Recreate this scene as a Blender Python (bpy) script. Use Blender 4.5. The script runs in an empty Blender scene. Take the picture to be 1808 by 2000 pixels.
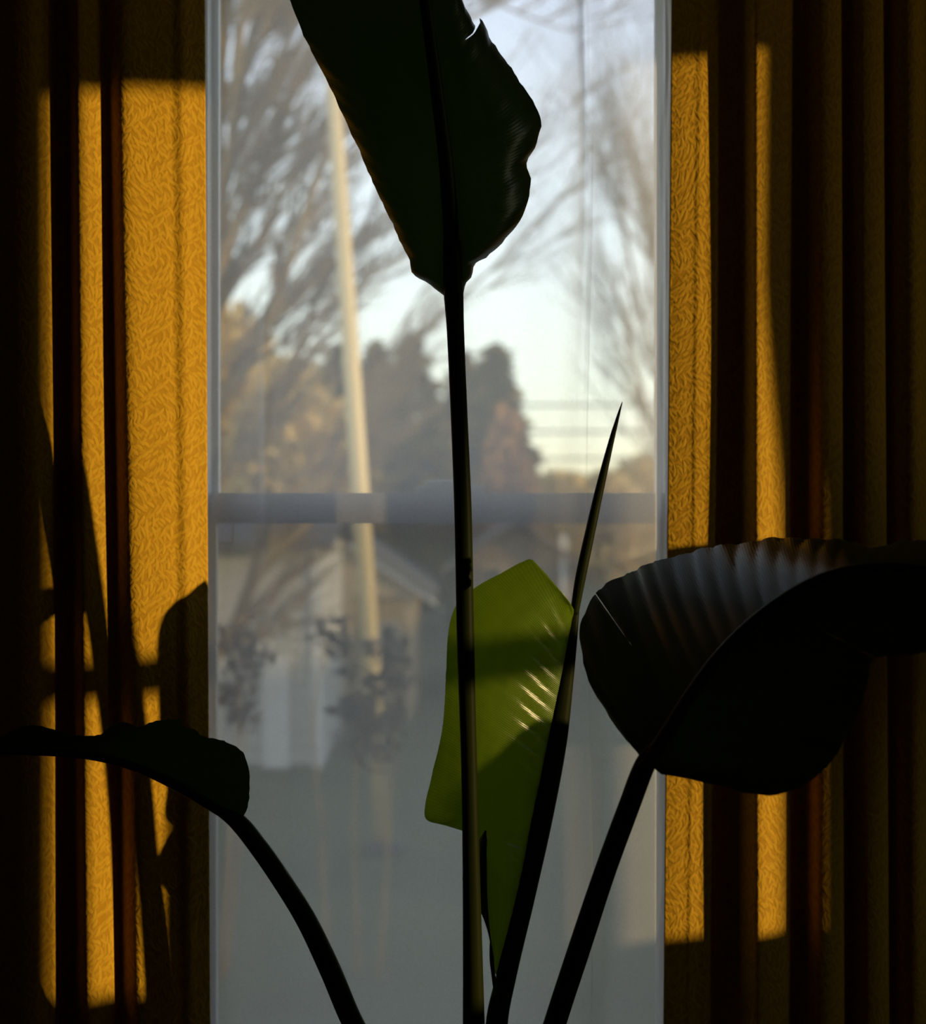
import bpy, bmesh, math, random
from mathutils import Vector, Matrix

# ------------------------------------------------------------------ camera, sky, sun, exposure
SC = bpy.context.scene
COL = SC.collection
F = 2800.0                      # focal length in pixels of the 1808x2000 frame
CX, CY = 904.0, 1000.0

cam_d = bpy.data.cameras.new('camera')
cam = bpy.data.objects.new('camera', cam_d)
COL.objects.link(cam)
cam.location = (0, 0, 0)
cam.rotation_euler = (math.pi / 2, 0, 0)
cam_d.sensor_fit = 'VERTICAL'
cam_d.sensor_height = 36.0
cam_d.lens = 36.0 * F / 2000.0
cam_d.clip_start = 0.05
cam_d.clip_end = 500
cam_d.dof.use_dof = True
cam_d.dof.focus_distance = 2.40
cam_d.dof.aperture_fstop = 2.3
cam_d.dof.aperture_blades = 0
SC.camera = cam

SC.view_settings.view_transform = 'Standard'
SC.view_settings.look = 'None'
SC.view_settings.gamma = 1.0
SC.view_settings.use_curve_mapping = False
SC.view_settings.exposure = 0.0

# evening sun, low, from the right and a little behind the camera
SLOPE_Y, SLOPE_Z = 0.35, 0.078          # metres of +Y and of drop for each metre the light travels towards -X
sun_d = bpy.data.lights.new('evening_sun', 'SUN')
sun_d.energy = 4.0
sun_d.color = (1.0, 0.70, 0.33)
sun_d.angle = math.radians(0.6)
sun = bpy.data.objects.new('evening_sun', sun_d)
COL.objects.link(sun)
sun.rotation_euler = Vector((-1, SLOPE_Y, -SLOPE_Z)).to_track_quat('-Z', 'Y').to_euler()

world = bpy.data.worlds.new('evening_sky')
SC.world = world
world.use_nodes = True
wn, wl = world.node_tree.nodes, world.node_tree.links
wn.clear()
w_out = wn.new('ShaderNodeOutputWorld')
w_bg = wn.new('ShaderNodeBackground')
w_tc = wn.new('ShaderNodeTexCoord')
w_sep = wn.new('ShaderNodeSeparateXYZ')
w_ramp = wn.new('ShaderNodeValToRGB')
wl.new(w_tc.outputs['Generated'], w_sep.inputs[0])
wl.new(w_sep.outputs['Z'], w_ramp.inputs['Fac'])
wl.new(w_ramp.outputs['Color'], w_bg.inputs['Color'])
wl.new(w_bg.outputs[0], w_out.inputs[0])
SKY = [(0.0, (0.92, 0.84, 0.52)), (0.03, (0.94, 0.91, 0.64)), (0.09, (0.88, 0.95, 0.82)), (0.18, (0.82, 0.92, 0.95)),
       (0.33, (0.65, 0.73, 0.89)), (0.60, (0.38, 0.43, 0.56)), (1.0, (0.26, 0.31, 0.43))]
el = w_ramp.color_ramp.elements
while len(el) < len(SKY):
    el.new(0.5)
for e, (p, c) in zip(el, SKY):
    e.position = p
    e.color = (*c, 1)
w_bg.inputs['Strength'].default_value = 2.05

SC.cycles.use_denoising = True
SC.cycles.max_bounces = 8
SC.cycles.transparent_max_bounces = 24
SC.cycles.sample_clamp_indirect = 6.0

# ------------------------------------------------------------------ helpers
def P(px, py, Y):
    return Vector(((px - CX) / F * Y, Y, (CY - py) / F * Y))

def tag(o, label=None, cat=None, group=None, kind=None):
    if label: o['label'] = label
    if cat: o['category'] = cat
    if group: o['group'] = group
    if kind: o['kind'] = kind
    return o

def empty(name, loc=(0, 0, 0), rz=0.0):
    o = bpy.data.objects.new(name, None)
    o.location = loc
    o.rotation_euler = (0, 0, rz)
    o.empty_display_size = 0.1
    COL.objects.link(o)
    return o

def mesh_obj(name, verts, faces, mat, parent=None, smooth=True, uvs=None):
    me = bpy.data.meshes.new(name)
    me.from_pydata([tuple(v) for v in verts], [], faces)
    if uvs is not None:
        uvl = me.uv_layers.new(name='UVMap')
        for lp in me.loops:
            uvl.data[lp.index].uv = uvs[lp.vertex_index]
    if smooth:
        me.polygons.foreach_set('use_smooth', [True] * len(me.polygons))
    me.materials.append(mat)
    me.update()
    o = bpy.data.objects.new(name, me)
    COL.objects.link(o)
    if parent is not None:
        o.parent = parent
        # parents sit at their base without scale; keep world coordinates
        o.matrix_parent_inverse = parent_world(parent).inverted()
    return o

def parent_world(o):
    m = Matrix.LocRotScale(o.location, o.rotation_euler, None)
    if o.parent is not None:
        m = parent_world(o.parent) @ o.matrix_parent_inverse @ m
    return m

class MB:
    """collects boxes and tubes for one mesh"""
    def __init__(s):
        s.v, s.f = [], []
    def add(s, vs, fs):
        n = len(s.v)
        s.v += [Vector(v) for v in vs]
        s.f += [tuple(i + n for i in f) for f in fs]
        return s
    def box(s, x0, x1, y0, y1, z0, z1, bev=0.0):
        if bev <= 0:
            vs = [(x, y, z) for x in (x0, x1) for y in (y0, y1) for z in (z0, z1)]
            fs = [(0, 1, 3, 2), (4, 6, 7, 5), (0, 4, 5, 1), (2, 3, 7, 6), (0, 2, 6, 4), (1, 5, 7, 3)]
            return s.add(vs, fs)
        bm = bmesh.new()
        bmesh.ops.create_cube(bm, size=1.0)
        for v in bm.verts:
            v.co = Vector(((x0 + x1) / 2 + v.co.x * (x1 - x0), (y0 + y1) / 2 + v.co.y * (y1 - y0), (z0 + z1) / 2 + v.co.z * (z1 - z0)))
        bmesh.ops.bevel(bm, geom=list(bm.edges), offset=bev, segments=2, profile=0.5, affect='EDGES')
        bm.verts.index_update()
        s.add([v.co.copy() for v in bm.verts], [tuple(v.index for v in f.verts) for f in bm.faces])
        bm.free()
        return s
    def prism(s, poly, axis, a, b):
        """poly: 2D outline; axis 'y' -> (x,z) outline extruded along y; 'x' -> (y,z) along x; 'z' -> (x,y) along z"""
        n = len(poly)
        def mk(p, t):
            return {'y': (p[0], t, p[1]), 'x': (t, p[0], p[1]), 'z': (p[0], p[1], t)}[axis]
        vs = [mk(p, a) for p in poly] + [mk(p, b) for p in poly]
        fs = [tuple(range(n)), tuple(range(2 * n - 1, n - 1, -1))]
        fs += [(i, i + n, (i + 1) % n + n, (i + 1) % n) for i in range(n)]
        return s.add(vs, fs)
    def tube(s, pts, radii, sides=8, caps=True, squash=None):
        vs, fs = tube_geo(pts, radii, sides, caps, squash)
        return s.add(vs, fs)
    def lathe(s, prof, center, seg=24):
        """prof: list of (r, z)"""
        vs, fs = [], []
        for r, z in prof:
            for k in range(seg):
                a = 2 * math.pi * k / seg
                vs.append((center[0] + r * math.cos(a), center[1] + r * math.sin(a), center[2] + z))
        for i in range(len(prof) - 1):
            for k in range(seg):
                k2 = (k + 1) % seg
                fs.append((i * seg + k, i * seg + k2, (i + 1) * seg + k2, (i + 1) * seg + k))
        fs.append(tuple(range(seg - 1, -1, -1)))
        fs.append(tuple((len(prof) - 1) * seg + k for k in range(seg)))
        return s.add(vs, fs)
    def build(s, name, mat, parent=None, smooth=False):
        return mesh_obj(name, s.v, s.f, mat, parent, smooth)

def tube_geo(pts, radii, sides=8, caps=True, squash=None):
    pts = [Vector(p) for p in pts]
    n = len(pts)
    vs, fs = [], []
    prev = None
    for i in range(n):
        t = (pts[min(i + 1, n - 1)] - pts[max(i - 1, 0)]).normalized()
        if prev is None:
            ref = Vector((0, -1, 0)) if abs(t.y) < 0.9 else Vector((0, 0, 1))
            u = (ref - t * ref.dot(t)).normalized()
        else:
            u = (prev - t * prev.dot(t)).normalized()
        prev = u
        w = t.cross(u)
        for k in range(sides):
            a = 2 * math.pi * k / sides
            ru = radii[i] * (squash if squash else 1.0)
            vs.append(pts[i] + u * (math.cos(a) * ru) + w * (math.sin(a) * radii[i]))
    for i in range(n - 1):
        for k in range(sides):
            k2 = (k + 1) % sides
            fs.append((i * sides + k, i * sides + k2, (i + 1) * sides + k2, (i + 1) * sides + k))
    if caps:
        fs.append(tuple(range(sides - 1, -1, -1)))
        fs.append(tuple((n - 1) * sides + k for k in range(sides)))
    return vs, fs

def catmull(pts, m):
    """resample a list of tuples/vectors of any dimension to m points, uniform in chord length"""
    pts = [tuple(p) for p in pts]
    d = [0.0]
    for a, b in zip(pts, pts[1:]):
        d.append(d[-1] + max(1e-9, math.dist(a[:2], b[:2])))
    return sample_at(pts, d, [d[-1] * i / (m - 1) for i in range(m)])

def sample_at(pts, knots, where):
    """monotone-ish cubic hermite through pts at the given knots"""
    n = len(pts)
    dim = len(pts[0])
    tang = []
    for i in range(n):
        a, b = max(i - 1, 0), min(i + 1, n - 1)
        tang.append([(pts[b][k] - pts[a][k]) / max(1e-9, knots[b] - knots[a]) for k in range(dim)])
    out = []
    j = 0
    for t in where:
        while j < n - 2 and t > knots[j + 1]:
            j += 1
        while j > 0 and t < knots[j]:
            j -= 1
        h = knots[j + 1] - knots[j]
        u = min(1.0, max(0.0, (t - knots[j]) / h))
        h00 = 2 * u**3 - 3 * u**2 + 1; h10 = u**3 - 2 * u**2 + u
        h01 = -2 * u**3 + 3 * u**2; h11 = u**3 - u**2
        out.append([h00 * pts[j][k] + h10 * h * tang[j][k] + h01 * pts[j + 1][k] + h11 * h * tang[j + 1][k] for k in range(dim)])
    return out

# ------------------------------------------------------------------ materials
def new_mat(name):
    m = bpy.data.materials.new(name)
    m.use_nodes = True
    n, l = m.node_tree.nodes, m.node_tree.links
    n.clear()
    out = n.new('ShaderNodeOutputMaterial')
    return m, n, l, out

def simple(name, col, rough=0.7, noise=0.25, scale=8.0, metal=0.0, bump=0.0, spec=0.4, coords='Object'):
    m, n, l, out = new_mat(name)
    b = n.new('ShaderNodeBsdfPrincipled')
    b.inputs['Roughness'].default_value = rough
    b.inputs['Metallic'].default_value = metal
    b.inputs['Specular IOR Level'].default_value = spec
    tc = n.new('ShaderNodeTexCoord')
    nz = n.new('ShaderNodeTexNoise')
    nz.inputs['Scale'].default_value = scale
    nz.inputs['Detail'].default_value = 5
    l.new(tc.outputs[coords], nz.inputs['Vector'])
    mx = n.new('ShaderNodeMix'); mx.data_type = 'RGBA'
    mx.inputs[6].default_value = (*[c * (1 - noise) for c in col], 1)
    mx.inputs[7].default_value = (*[min(1, c * (1 + noise)) for c in col], 1)
    l.new(nz.outputs['Fac'], mx.inputs[0])
    l.new(mx.outputs[2], b.inputs['Base Color'])
    if bump > 0:
        bp = n.new('ShaderNodeBump')
        bp.inputs['Strength'].default_value = 0.5
        bp.inputs['Distance'].default_value = bump
        l.new(nz.outputs['Fac'], bp.inputs['Height'])
        l.new(bp.outputs[0], b.inputs['Normal'])
    l.new(b.outputs[0], out.inputs[0])
    return m

def math_node(n, l, op, a, b=None, clamp=False):
    x = n.new('ShaderNodeMath'); x.operation = op; x.use_clamp = clamp
    for i, v in enumerate((a, b)):
        if v is None: continue
        if isinstance(v, (int, float)): x.inputs[i].default_value = v
        else: l.new(v, x.inputs[i])
    return x.outputs[0]

def drape_material(name):
    """gold jacquard: sprays of long narrow leaves woven tone on tone, slightly raised"""
    m, n, l, out = new_mat(name)
    uv = n.new('ShaderNodeUVMap'); uv.uv_map = 'UVMap'
    def vmath(op, a, b=None, scale=None):
        x = n.new('ShaderNodeVectorMath'); x.operation = op
        if isinstance(a, tuple): x.inputs[0].default_value = a
        else: l.new(a, x.inputs[0])
        if b is not None:
            if isinstance(b, tuple): x.inputs[1].default_value = b
            else: l.new(b, x.inputs[1])
        if scale is not None: x.inputs['Scale'].default_value = scale
        return x.outputs[0]
    def layer(off, cw, ch, width):
        """one scatter of leaves: cells cw x ch metres, each with a leaf that fans out from the axis of its spray"""
        p = vmath('ADD', uv.outputs[0], off)
        q = vmath('MULTIPLY', p, (1 / cw, 1 / ch, 0))
        vo = n.new('ShaderNodeTexVoronoi'); vo.voronoi_dimensions = '2D'; vo.feature = 'F1'
        vo.inputs['Scale'].default_value = 1.0; vo.inputs['Randomness'].default_value = 0.75
        l.new(q, vo.inputs['Vector'])
        loc = vmath('MULTIPLY', vmath('SUBTRACT', q, vo.outputs['Position']), (cw, ch, 0))
        cen = vmath('MULTIPLY', vo.outputs['Position'], (cw, ch, 0))
        nz = n.new('ShaderNodeTexNoise'); nz.inputs['Scale'].default_value = 22.0; nz.inputs['Detail'].default_value = 0
        l.new(cen, nz.inputs['Vector'])
        cs = n.new('ShaderNodeSeparateXYZ'); l.new(cen, cs.inputs[0])
        ph = math_node(n, l, 'ADD', math_node(n, l, 'MULTIPLY', cs.outputs['X'], 2 * math.pi / 0.062), math_node(n, l, 'MULTIPLY', nz.outputs['Fac'], 9.0))
        ang = math_node(n, l, 'MULTIPLY', math_node(n, l, 'SINE', ph), 0.95)
        ls = n.new('ShaderNodeSeparateXYZ'); l.new(loc, ls.inputs[0])
        ca, sa = math_node(n, l, 'COSINE', ang), math_node(n, l, 'SINE', ang)
        x_ = math_node(n, l, 'SUBTRACT', math_node(n, l, 'MULTIPLY', ls.outputs['X'], ca), math_node(n, l, 'MULTIPLY', ls.outputs['Y'], sa))
        y_ = math_node(n, l, 'ADD', math_node(n, l, 'MULTIPLY', ls.outputs['X'], sa), math_node(n, l, 'MULTIPLY', ls.outputs['Y'], ca))
        # a slight sickle bend, then a lens-shaped leaf
        x2 = math_node(n, l, 'ADD', x_, math_node(n, l, 'MULTIPLY', math_node(n, l, 'MULTIPLY', y_, y_), 14.0))
        t = math_node(n, l, 'DIVIDE', y_, ch * 0.62)
        w = math_node(n, l, 'MULTIPLY', math_node(n, l, 'SUBTRACT', 1.0, math_node(n, l, 'MULTIPLY', t, t)), width)
        dd = math_node(n, l, 'SUBTRACT', w, math_node(n, l, 'ABSOLUTE', x2))
        r = n.new('ShaderNodeMapRange'); r.interpolation_type = 'SMOOTHSTEP'
        r.inputs['From Min'].default_value = -0.0002; r.inputs['From Max'].default_value = 0.0026
        l.new(dd, r.inputs['Value'])
        return r.outputs['Result']
    leaf = layer((0.0, 0.0, 0), 0.0095, 0.025, 0.0042)
    leaf = math_node(n, l, 'MAXIMUM', leaf, math_node(n, l, 'MULTIPLY', layer((0.0131, 0.0077, 0), 0.0095, 0.025, 0.0040), 0.75))
    leaf = math_node(n, l, 'MAXIMUM', leaf, math_node(n, l, 'MULTIPLY', layer((0.0273, 0.0191, 0), 0.0095, 0.025, 0.0040), 0.50))
    # fine weave
    wv = n.new('ShaderNodeTexNoise'); wv.inputs['Scale'].default_value = 900.0; wv.inputs['Detail'].default_value = 1
    l.new(uv.outputs[0], wv.inputs['Vector'])
    mx = n.new('ShaderNodeMix'); mx.data_type = 'RGBA'
    mx.inputs[6].default_value = (0.50, 0.268, 0.013, 1)
    mx.inputs[7].default_value = (0.62, 0.358, 0.022, 1)
    l.new(leaf, mx.inputs[0])
    h = math_node(n, l, 'ADD', leaf, math_node(n, l, 'MULTIPLY', wv.outputs['Fac'], 0.18))
    bp = n.new('ShaderNodeBump'); bp.inputs['Strength'].default_value = 0.8; bp.inputs['Distance'].default_value = 0.0008
    l.new(h, bp.inputs['Height'])
    b = n.new('ShaderNodeBsdfPrincipled')
    b.inputs['Roughness'].default_value = 0.75
    b.inputs['Specular IOR Level'].default_value = 0.15
    l.new(mx.outputs[2], b.inputs['Base Color']); l.new(bp.outputs[0], b.inputs['Normal'])
    l.new(b.outputs[0], out.inputs[0])
    return m

def sheer_material(name, clear=0.52, col=(0.90, 0.90, 0.92)):
    m, n, l, out = new_mat(name)
    tr = n.new('ShaderNodeBsdfTransparent')
    di = n.new('ShaderNodeBsdfDiffuse'); di.inputs[0].default_value = (*col, 1)
    tl = n.new('ShaderNodeBsdfTranslucent'); tl.inputs[0].default_value = (*col, 1)
    tc = n.new('ShaderNodeTexCoord')
    nz = n.new('ShaderNodeTexNoise'); nz.inputs['Scale'].default_value = 260.0; nz.inputs['Detail'].default_value = 2
    l.new(tc.outputs['Object'], nz.inputs['Vector'])
    r = n.new('ShaderNodeMapRange'); r.inputs['To Min'].default_value = clear - 0.07; r.inputs['To Max'].default_value = clear + 0.07
    l.new(nz.outputs['Fac'], r.inputs['Value'])
    # woven cloth closes up when it is crossed at a slant: clear ** (1 / cos)
    ge = n.new('ShaderNodeNewGeometry')
    dt = n.new('ShaderNodeVectorMath'); dt.operation = 'DOT_PRODUCT'
    l.new(ge.outputs['Normal'], dt.inputs[0]); l.new(ge.outputs['Incoming'], dt.inputs[1])
    cosv = math_node(n, l, 'MAXIMUM', math_node(n, l, 'ABSOLUTE', dt.outputs['Value']), 0.12)
    clear_eff = math_node(n, l, 'POWER', r.outputs[0], math_node(n, l, 'DIVIDE', 1.0, cosv))
    a = n.new('ShaderNodeMixShader'); a.inputs[0].default_value = 0.70
    l.new(di.outputs[0], a.inputs[1]); l.new(tl.outputs[0], a.inputs[2])
    b = n.new('ShaderNodeMixShader')
    l.new(clear_eff, b.inputs[0]); l.new(a.outputs[0], b.inputs[1]); l.new(tr.outputs[0], b.inputs[2])
    l.new(b.outputs[0], out.inputs[0])
    return m

def pane_material(name, refl=0.5, tint=(0.97, 0.98, 0.97)):
    m, n, l, out = new_mat(name)
    tr = n.new('ShaderNodeBsdfTransparent'); tr.inputs[0].default_value = (*tint, 1)
    gl = n.new('ShaderNodeBsdfGlossy'); gl.inputs['Roughness'].default_value = 0.02
    fr = n.new('ShaderNodeFresnel'); fr.inputs[0].default_value = 1.45
    k = math_node(n, l, 'MULTIPLY', fr.outputs[0], refl)
    x = n.new('ShaderNodeMixShader')
    l.new(k, x.inputs[0]); l.new(tr.outputs[0], x.inputs[1]); l.new(gl.outputs[0], x.inputs[2])
    l.new(x.outputs[0], out.inputs[0])
    return m

def screen_material(name):
    m, n, l, out = new_mat(name)
    tc = n.new('ShaderNodeTexCoord')
    sp = n.new('ShaderNodeSeparateXYZ'); l.new(tc.outputs['Object'], sp.inputs[0])
    def wires(o):
        f = math_node(n, l, 'FRACT', math_node(n, l, 'MULTIPLY', o, 1 / 0.0016))
        return math_node(n, l, 'LESS_THAN', f, 0.16)
    w = math_node(n, l, 'MAXIMUM', wires(sp.outputs['X']), wires(sp.outputs['Z']))
    tr = n.new('ShaderNodeBsdfTransparent')
    di = n.new('ShaderNodeBsdfDiffuse'); di.inputs[0].default_value = (0.16, 0.16, 0.17, 1)
    x = n.new('ShaderNodeMixShader')
    l.new(w, x.inputs[0]); l.new(tr.outputs[0], x.inputs[1]); l.new(di.outputs[0], x.inputs[2])
    l.new(x.outputs[0], out.inputs[0])
    return m

def leaf_material(name, base, trans, fac, rough=0.36, veins=34.0, spec=0.5):
    m, n, l, out = new_mat(name)
    uv = n.new('ShaderNodeUVMap'); uv.uv_map = 'UVMap'
    sp = n.new('ShaderNodeSeparateXYZ'); l.new(uv.outputs[0], sp.inputs[0])
    ph = math_node(n, l, 'MULTIPLY', math_node(n, l, 'ADD', sp.outputs['Y'], math_node(n, l, 'MULTIPLY', math_node(n, l, 'ABSOLUTE', sp.outputs['X']), -0.03)), veins * 6)
    fine = math_node(n, l, 'MULTIPLY', math_node(n, l, 'ADD', math_node(n, l, 'SINE', math_node(n, l, 'MULTIPLY', ph, 6.283)), 1.0), 0.5)
    nz = n.new('ShaderNodeTexNoise'); nz.inputs['Scale'].default_value = 9.0; nz.inputs['Detail'].default_value = 4
    l.new(uv.outputs[0], nz.inputs['Vector'])
    t = math_node(n, l, 'ADD', math_node(n, l, 'MULTIPLY', fine, 0.25), math_node(n, l, 'MULTIPLY', nz.outputs['Fac'], 0.75))
    def ramp(c, k):
        mx = n.new('ShaderNodeMix'); mx.data_type = 'RGBA'
        mx.inputs[6].default_value = (*[x * (1 - k) for x in c], 1)
        mx.inputs[7].default_value = (*[x * (1 + k) for x in c], 1)
        l.new(t, mx.inputs[0])
        return mx.outputs[2]
    bp = n.new('ShaderNodeBump'); bp.inputs['Strength'].default_value = 0.35; bp.inputs['Distance'].default_value = 0.0003
    l.new(fine, bp.inputs['Height'])
    b = n.new('ShaderNodeBsdfPrincipled')
    b.inputs['Roughness'].default_value = rough
    b.inputs['Specular IOR Level'].default_value = spec
    l.new(ramp(base, 0.3), b.inputs['Base Color']); l.new(bp.outputs[0], b.inputs['Normal'])
    tl = n.new('ShaderNodeBsdfTranslucent'); l.new(ramp(trans, 0.3), tl.inputs[0])
    x = n.new('ShaderNodeMixShader'); x.inputs[0].default_value = fac
    l.new(b.outputs[0], x.inputs[1]); l.new(tl.outputs[0], x.inputs[2])
    l.new(x.outputs[0], out.inputs[0])
    return m

M = {
    'wall': simple('painted_plaster', (0.22, 0.19, 0.15), 0.85, 0.06, 6),
    'floor': simple('oak_floor', (0.16, 0.09, 0.045), 0.5, 0.3, 3),
    'ceiling': simple('ceiling_paint', (0.32, 0.30, 0.27), 0.9, 0.04, 5),
    'white': simple('white_window_paint', (0.72, 0.72, 0.74), 0.45, 0.04, 20),
    'metal': simple('brushed_lock_metal', (0.62, 0.62, 0.64), 0.4, 0.1, 30, 0.3),
    'clapboard': simple('grey_white_clapboard', (0.52, 0.50, 0.46), 0.8, 0.10, 5),
    'drape': drape_material('gold_leaf_jacquard'),
    'sheer': sheer_material('sheer_voile'),
    'glass': pane_material('window_glass'),
    'screen': screen_material('insect_screen_mesh'),
    'leaf': leaf_material('mature_leaf', (0.010, 0.017, 0.004), (0.04, 0.075, 0.006), 0.20, 0.30),
    'leaf_young': leaf_material('young_leaf', (0.125, 0.200, 0.005), (0.13, 0.20, 0.004), 0.45, 0.30, spec=0.6),
    'petiole': leaf_material('petiole_skin', (0.015, 0.020, 0.003), (0.03, 0.05, 0.004), 0.12, 0.45, 4, spec=0.06),
    'midrib': leaf_material('midrib_skin', (0.020, 0.030, 0.006), (0.03, 0.05, 0.006), 0.12, 0.50, 4, spec=0.3),
    'pot': simple('terracotta', (0.30, 0.13, 0.07), 0.8, 0.15, 12, bump=0.001),
    'soil': simple('potting_soil', (0.03, 0.02, 0.013), 0.95, 0.4, 60, bump=0.004),
    'rod': simple('dark_curtain_rod', (0.05, 0.03, 0.02), 0.4, 0.1, 10, 0.4),
    'lawn': simple('lawn_grass', (0.10, 0.115, 0.055), 0.95, 0.45, 0.9),
    'asphalt': simple('driveway', (0.13, 0.125, 0.13), 0.9, 0.25, 2),
    'roof': simple('grey_shingles', (0.12, 0.11, 0.11), 0.9, 0.2, 4),
    'tan': simple('tan_siding', (0.55, 0.43, 0.26), 0.8, 0.08, 6),
    'brown': simple('brown_siding', (0.24, 0.17, 0.11), 0.8, 0.1, 6),
    'trim': simple('white_trim_boards', (0.78, 0.77, 0.76), 0.7, 0.05, 8),
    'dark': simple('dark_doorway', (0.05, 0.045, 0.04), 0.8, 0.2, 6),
    'bark': simple('bare_bark', (0.25, 0.18, 0.095), 0.9, 0.3, 6),
    'bark2': simple('pale_bark', (0.26, 0.20, 0.13), 0.9, 0.25, 6),
    'twig': simple('tan_twigs', (0.60, 0.45, 0.17), 0.9, 0.3, 3),
    'conifer': simple('conifer_needles', (0.20, 0.155, 0.040), 0.9, 0.4, 1.5),
    'rust': simple('rusty_autumn_leaves', (0.34, 0.19, 0.075), 0.9, 0.35, 3),
    'purple': simple('dark_red_leaves', (0.030, 0.015, 0.013), 0.7, 0.4, 9),
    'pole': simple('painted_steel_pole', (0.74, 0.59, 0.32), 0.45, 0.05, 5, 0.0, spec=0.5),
    'poledark': simple('pole_collar', (0.06, 0.06, 0.065), 0.5, 0.1, 9),
    'wire': simple('overhead_cable', (0.04, 0.04, 0.04), 0.6, 0.1, 9),
}

# ------------------------------------------------------------------ the room
X0, X1 = -2.2, 3.2            # left and right wall
Y0, Y1 = -2.6, 2.86           # back and window wall
Z0, Z1 = -1.5, 1.27           # floor and ceiling
TH = 0.15
GROUND = -2.6

def struct(name, mb, mat, parent=None, smooth=False, label=None):
    o = mb.build(name, mat, parent, smooth)
    if parent is None:
        o['kind'] = 'structure'
        if label: o['label'] = label
    return o

struct('floor', MB().box(X0 - TH, X1 + TH, Y0 - TH, Y1 + TH, Z0 - 0.2, Z0), M['floor'])
struct('ceiling', MB().box(X0 - TH, X1 + TH, Y0 - TH, Y1 + TH, Z1, Z1 + 0.25), M['ceiling'])
struct('wall_left', MB().box(X0 - TH, X0, Y0 - TH, Y1 + TH, Z0, Z1), M['wall'])
struct('wall_back', MB().box(X0, X1, Y0 - TH, Y0, Z0, Z1), M['wall'])

# window wall with its opening
WX0, WX1, WZ0, WZ1 = -0.56, 0.45, -1.14, 1.20
mb = MB()
mb.box(X0, WX0, Y1, Y1 + TH, Z0, Z1).box(WX1, X1, Y1, Y1 + TH, Z0, Z1)
mb.box(WX0, WX1, Y1, Y1 + TH, Z0, WZ0).box(WX0, WX1, Y1, Y1 + TH, WZ1, Z1)
struct('wall_front', mb, M['wall'])

# right wall with two tall side windows; the sun comes in through them
SZ0, SZ1 = -0.593, 1.092
SA = (1.10, 1.505)
SB = (2.812 - 0.35 * 3.35, 2.12)
mb = MB()
for y0, y1 in ((Y0, SA[0]), (SA[1], SB[0]), (SB[1], Y1 + TH)):
    mb.box(X1, X1 + TH, y0, y1, Z0, Z1)
for y0, y1 in (SA, SB):
    mb.box(X1, X1 + TH, y0, y1, Z0, SZ0).box(X1, X1 + TH, y0, y1, SZ1, Z1)
struct('wall_right', mb, M['wall'])
for k, (y0, y1) in enumerate((SA, SB)):
    w = empty('window_%d' % (k + 2), (X1 + 0.07, (y0 + y1) / 2, SZ0))
    w['kind'] = 'structure'
    MB().box(X1 + 0.055, X1 + 0.085, y0, y1, -0.040, 0.034, 0.004).build('meeting_rail', M['white'], w)
    MB().box(X1 + 0.068, X1 + 0.071, y0, y1, SZ0, -0.04).build('pane', M['glass'], w)
    MB().box(X1 + 0.068, X1 + 0.071, y0, y1, 0.034, SZ1).build('pane', M['glass'], w)

# the double-hung window behind the voile
win = empty('window_1', (0, 2.93, WZ0))
win['kind'] = 'structure'
GX0, GX1 = P(425, 0, 2.95).x, P(1281, 0, 2.95).x         # clear width of the glass
RZ1, RZ0 = P(0, 963, 2.94).z, P(0, 1022, 2.94).z         # meeting rail
MB().box(WX0, GX0 - 0.012, 2.90, 2.99, WZ0, WZ1, 0.002).build('jamb', M['white'], win)
MB().box(GX1 + 0.012, WX1, 2.90, 2.99, WZ0, WZ1, 0.002).build('jamb', M['white'], win)
MB().box(WX0, WX1, 2.88, 3.0, WZ1 - 0.03, WZ1).build('head', M['white'], win)
MB().box(WX0 - 0.03, WX1 + 0.03, 2.84, 3.03, WZ0, WZ0 + 0.03, 0.003).build('sill', M['white'], win)
def sash(z0, z1, y0, y1, rail_top, rail_bot):
    s = MB()
    s.box(GX0 - 0.014, GX0, y0, y1, z0, z1, 0.0015)
    s.box(GX1, GX1 + 0.014, y0, y1, z0, z1, 0.0015)
    s.box(GX0, GX1, y0, y1, z1 - rail_top, z1, 0.0015)
    s.box(GX0, GX1, y0, y1, z0, z0 + rail_bot, 0.0015)
    o = s.build('sash', M['white'], win)
    MB().box(GX0, GX1, (y0 + y1) / 2 - 0.0015, (y0 + y1) / 2 + 0.0015, z0 + rail_bot, z1 - rail_top).build('pane', M['glass'], o)
    return o
low = sash(WZ0 + 0.03, RZ1, 2.925, 2.955, RZ1 - RZ0, 0.05)
upp = sash(RZ0 + 0.004, WZ1 - 0.03, 2.957, 2.985, 0.04, RZ1 - RZ0 - 0.006)
# sash lock sitting on the meeting rail
lk = MB()
a, b = P(812, 0, 2.935).x, P(946, 0, 2.935).x
lk.box(a + 0.006, b - 0.006, 2.928, 2.952, RZ1, RZ1 + 0.010, 0.002)
lk.box(a + 0.020, b - 0.050, 2.930, 2.950, RZ1 + 0.008, RZ1 + 0.026, 0.004)
lk.box(b - 0.055, b, 2.932, 2.944, RZ1 + 0.006, RZ1 + 0.016, 0.003)
lk.box(a, a + 0.04, 2.932, 2.944, RZ1 + 0.004, RZ1 + 0.014, 0.003)
lk.build('sash_lock', M['metal'], low)
# vent stop under the left end of the rail
a, b = P(425, 0, 2.92).x, P(457, 0, 2.92).x
vs_ = MB()
z0, z1 = P(0, 1062, 2.92).z, P(0, 1022, 2.92).z
vs_.box(b - 0.003, b, 2.918, 2.926, z0, z1, 0.0008).box(a, b, 2.918, 2.926, z0, z0 + 0.003, 0.0008)
vs_.build('vent_stop', M['metal'], low)
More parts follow.
